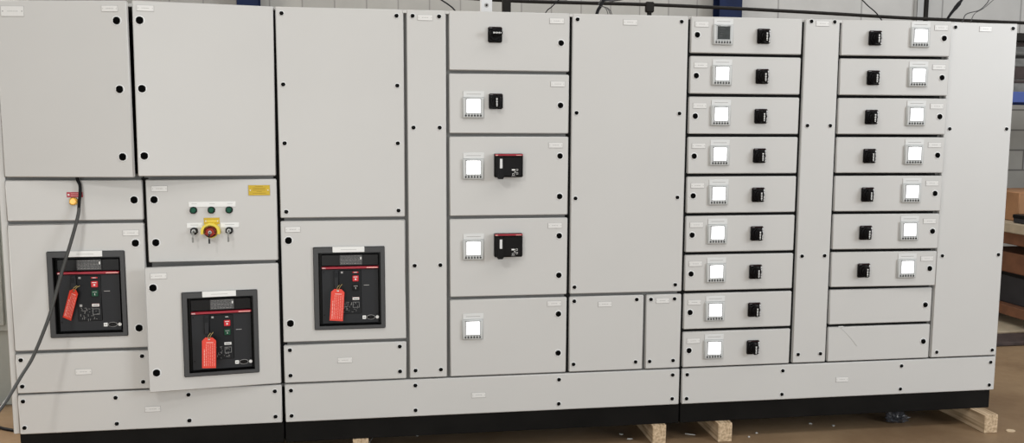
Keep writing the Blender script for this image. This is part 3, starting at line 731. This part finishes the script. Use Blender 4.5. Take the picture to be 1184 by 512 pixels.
thing('steel_beam', 'black steel beam at the top edge above the white strut', 'beam', (1.2, 1.9, -EYE), None, b)
def wire(pts, r, m, label, name='loose_wire'):
    b = MB(); b.tube(bez(pts, 8), r, m, 6); return thing(name, label, 'cable', pts[-1], None, b)
TZ = .537
wire([(.28, .6, .74), (.3485, .6, .671), (.395, .6, .640), (.4277, .6, .613), (.48, .6, .545), (.52, .6, TZ+.003)], .004, CABLEB, 'thin black wire slanting down behind the top, left of the white strut')
wire([(1.03, .6, .70), (.9995, .6, .673), (.966, .6, .640), (.937, .6, .6154), (.90, .6, .55), (.88, .6, TZ+.002)], .0028, CABLEB, 'thin wire slanting up just right of the white strut')
b = MB(); b.tube(bez([(1.262, .6, .72), (1.2583, .6, .6885), (1.2441, .6, .655), (1.2249, .6, .622), (1.21, .6, .56), (1.205, .6, TZ+.01)], 5), .009, CABLEB, 8)
for dx in (.012, .024, .034): b.tube([(1.238, .59, .648), (1.246+dx, .59, .650-dx*.3), (1.262+dx, .59, .632-dx*.2), (1.275+dx, .6, .60)], .0022, WIRE, 5)
thing('cable_bundle', 'bundle of black cable ends rising behind the tall blank cover', 'cable', (1.205, .6, TZ), None, b)
b = MB(); r_ = bmesh.ops.create_icosphere(b.bm, subdivisions=3, radius=1)
for v in r_['verts']:
    n_ = .8+.25*math.sin(v.co.x*6+v.co.y*5)*math.cos(v.co.z*6+v.co.x*3)
    v.co = Vector((v.co.x*.085*n_+1.325, v.co.y*.05*n_+.62, v.co.z*.022*n_+.700+.01*v.co.x))
b._fin(r_['verts'], BAGM, True); b.tube([(1.30, .62, .70), (1.25, .62, .69), (1.23, .60, .66)], .004, WIRE, 6)
thing('plastic_wrap', 'grey plastic film wrapped round the cable ends above the tall blank cover', 'plastic wrap', (1.325, .62, .68), None, b)
wire([(2.74, .6, .77), (2.7945, .6, .7264), (2.8397, .6, .688), (2.8963, .6, .645), (2.97, .6, .56), (3.0, .6, TZ+.003)], .0035, CABLEB, 'thin black wire slanting down behind the narrow right cover')
b = MB(); b.tube([(3.475, .6, .79), (3.4376, .6, .7423), (3.425, .6, .728), (3.4168, .6, .7168), (3.396, .6, .6913), (3.383, .6, .676), (3.3701, .6, .6606), (3.3496, .6, .6301), (3.375, .62, .57), (3.40, .6, -1.5), (3.45, .6, -EYE+.008)], [.0065, .0065, .008, .012, .012, .009, .0085, .008, .008, .007, .007], CABLEB, 10)
thing('cable_connector', 'thick black cable with a plug rising behind the top of the right section', 'cable', (3.45, .6, -EYE), None, b)
wire([(3.64, .6, .80), (3.612, .6, .7466), (3.5915, .6, .716), (3.5487, .6, .680), (3.4713, .6, .658), (3.45, .6, .62), (3.45, .61, .55), (3.46, .62, 0), (3.47, .62, -1.5), (3.52, .62, -EYE+.003)], .0030, WIRE, 'thin dark wire rising in a curve right of the black plug')
wire([(3.74, .62, .80), (3.6573, .62, .7477), (3.5929, .62, .6958), (3.5385, .62, .6644), (3.51, .61, .62), (3.51, .62, .55), (3.52, .64, 0), (3.53, .66, -1.5), (3.58, .66, -EYE+.003)], .0022, WIRE, 'finest grey wire slanting at the far right above the cabinet top')
b = MB(); b.box(5.69, 5.73, 4.38, 4.42, -EYE, 2.5, STEEL, bev=.004); b.box(5.61, 5.69, 4.40, 4.455, -EYE, 2.5, DUCTM, bev=.004)
thing('wall_duct', 'grey vertical duct with a dark edge on the back wall, upper right', 'duct', (5.65, 4.38, -EYE), None, b)

# neighbouring cabinet at the far left
root = thing('grey_cabinet', 'grey-green metal cabinet behind the left end of the switchboard', 'cabinet', (-2.6, 1.1, -EYE))
b = MB(); b.box(-3.2, -2.06, 1.1, 1.8, -1.20, .2, GCAB, bev=.006); part('body', b, root)
b = MB(); b.box(-3.16, -2.115, 1.080, 1.098, -1.16, .16, GCAB, bev=.004); part('door', b, root)
b = MB(); b.box(-3.18, -2.08, 1.14, 1.76, -EYE, -1.20, GCAB, bev=.004); part('base', b, root)

# storage rack and bench at the far right
root = thing('storage_rack', 'pallet rack with a blue beam, seen past the right edge of the switchboard', 'rack', (6.2, 2.5, -EYE))
for x in (4.55, 7.4):
    for y in (2.5, 3.25):
        b = MB(); b.box(x, x+.08, y, y+.08, -EYE, .745, NAVY, bev=.004); part('upright', b, root)
for y in (2.5, 3.27):
    b = MB(); b.box(4.63, 7.4, y, y+.05, .195, .285, BLUEB, bev=.004); part('beam', b, root, label='blue beam')
b = MB(); b.box(4.63, 7.4, 2.56, 3.27, .255, .275, BROWNB); part('shelf_board', b, root)
b = MB(); b.box(4.55, 7.48, 2.56, 3.33, .746, .77, STEEL); b.box(4.63, 7.4, 2.5, 2.555, .705, .77, STEEL, bev=.003); part('shelf_board', b, root)
def crate(name, label, x0, x1, y0, y1, z0, z1, m, cat='box', lid=None, grp='stock on the rack'):
    b = MB(); b.box(x0, x1, y0, y1, z0, z1, m, bev=.006)
    if lid: b.box(x0-.004, x1+.004, y0-.004, y1+.004, z1-.03, z1+.002, lid, bev=.004)
    return thing(name, label, cat, ((x0+x1)/2, y0, z0), grp, b)
crate('storage_box', 'taupe box on the blue rack beam at the right edge', 5.0, 5.9, 2.6, 3.1, .2755, .39, SHELFG, lid=DARKP)
crate('storage_box', 'dark brown box on the rack, resting on the taupe box', 5.05, 5.85, 2.62, 3.1, .3925, .50, DARKP)
crate('storage_box', 'grey-green carton uppermost on the rack pile', 5.1, 5.9, 2.62, 3.1, .5005, .60, SHELFG, lid=STEEL)
crate('storage_box', 'grey tray under the upper rack shelf', 5.1, 5.9, 2.62, 3.1, .6035, .70, SHELFG, lid=DARKP)

root = thing('workbench', 'wooden bench with a pale top and lower shelf, past the right edge', 'workbench', (5.6, 1.9, -EYE))
b = MB(); b.box(5.08, 6.3, .9, 3.0, -.865, -.785, PALE, bev=.006); part('bench_top', b, root, label='pale wooden top')
b = MB(); b.box(5.12, 6.26, .95, 2.95, -.965, -.867, BROWNB, bev=.004); part('apron', b, root)
b = MB(); b.box(5.10, 6.26, .95, 2.95, -1.545, -1.465, BROWNB, bev=.004); part('lower_shelf', b, root, label='reddish brown lower shelf')
for x in (5.14, 6.16):
    for y in (.97, 2.85):
        b = MB(); b.box(x, x+.08, y, y+.08, -EYE, -.967, BROWNB, bev=.004); part('leg', b, root)
crate('cardboard_box', 'brown cardboard box on the bench at the right edge', 5.22, 6.0, 2.25, 2.75, -.784, -.545, BOXM, grp='things on the bench')
crate('tool_case', 'flat black tool case in front of the cardboard box on the bench', 5.12, 5.6, 1.85, 2.18, -.784, -.715, BINM, 'tool case', lid=BLACK, grp='things on the bench')
crate('storage_bin', 'dark grey bin on the lower shelf of the bench', 5.18, 5.9, 1.6, 2.7, -1.4645, -1.21, BINM, 'bin', lid=BLACK, grp='things under the bench')
crate('wooden_tray', 'orange-brown tray resting on the dark grey bin under the bench', 5.16, 5.8, 1.7, 2.6, -1.2055, -1.04, BROWNB, 'tray', grp='things under the bench')
crate('cardboard_sheet', 'pale cardboard stack lying flat on the floor under the bench', 4.75, 6.0, 1.92, 2.45, -EYE, -1.62, PALE, 'cardboard', grp='things under the bench')
crate('timber_board', 'dark timber board lying on the floor below the bench', 4.5, 5.9, 1.58, 1.85, -EYE, -1.615, DARKP, 'board', grp='things under the bench')

# ================================================================== light
w = bpy.data.worlds.new('World'); bpy.context.scene.world = w; w.use_nodes = True
bg = w.node_tree.nodes['Background']; bg.inputs['Color'].default_value = (1.0, .99, .97, 1); bg.inputs['Strength'].default_value = .235
def area(name, loc, target, sx, sy, power, c=(1, 1, 1)):
    l = bpy.data.lights.new(name, 'AREA'); l.shape = 'RECTANGLE'; l.size = sx; l.size_y = sy; l.energy = power; l.color = c
    o = bpy.data.objects.new(name, l); col.objects.link(o); o.location = loc
    o.rotation_euler = (Vector(target)-Vector(loc)).to_track_quat('-Z', 'Y').to_euler(); return o
area('roof_light_left', (-2.6, -4.6, 5.2), (0, 0, 1.2), .5, .5, 72, (1, .985, .95))
area('roof_light_centre', (.8, -2.6, 6.2), (.8, -.4, .6), 4, 1.6, 75, (1, .98, .95))
area('roof_light_right', (4.2, -2.6, 6.2), (3.2, -.4, .6), 3, 1.6, 75, (1, .975, .945))
area('doorway_daylight', (8.8, -6.3, 3.5), (2.0, 0, 1.7), 3.0, 3.0, 405, (.905, .955, 1))
area('front_doorway_daylight', (-2.0, -7.6, 1.15), (-1.4, 0, .3), 6.0, 2.0, 180, (.97, 1, .985))  # unseen fill, added to brighten the lower left panels
area('rear_roof_light', (3.0, 2.8, 5.6), (3.2, 3.6, 0), 8, 1.2, 120, (1, .99, .96))
area('rear_left_light', (-3.6, 1.4, 2.6), (-2.2, .9, 0), .9, .9, 230, (1, .95, .88))

# ================================================================== camera
cam = bpy.data.cameras.new('camera'); co = bpy.data.objects.new('camera', cam); col.objects.link(co)
bpy.context.scene.camera = co
cam.sensor_width = 36; cam.lens = 1020.26/1184*36; cam.clip_start = .05; cam.clip_end = 60
yaw, pitch, roll = -0.15295534, -0.11016997, 0.00388006
Rr = Matrix.Rotation(-roll, 3, 'Y'); Rp = Matrix.Rotation(pitch, 3, 'X'); Ry = Matrix.Rotation(yaw, 3, 'Z')
R = Ry @ Rp @ Rr
rt, fw, up = R @ Vector((1, 0, 0)), R @ Vector((0, 1, 0)), R @ Vector((0, 0, 1))
M = Matrix((rt, up, -fw)).transposed().to_4x4(); M.translation = Vector((0, -4.26, EYE)); co.matrix_world = M

sc = bpy.context.scene
sc.view_settings.view_transform = 'Standard'; sc.view_settings.look = 'None'
sc.view_settings.exposure = 0; sc.view_settings.gamma = 1; sc.view_settings.use_curve_mapping = False
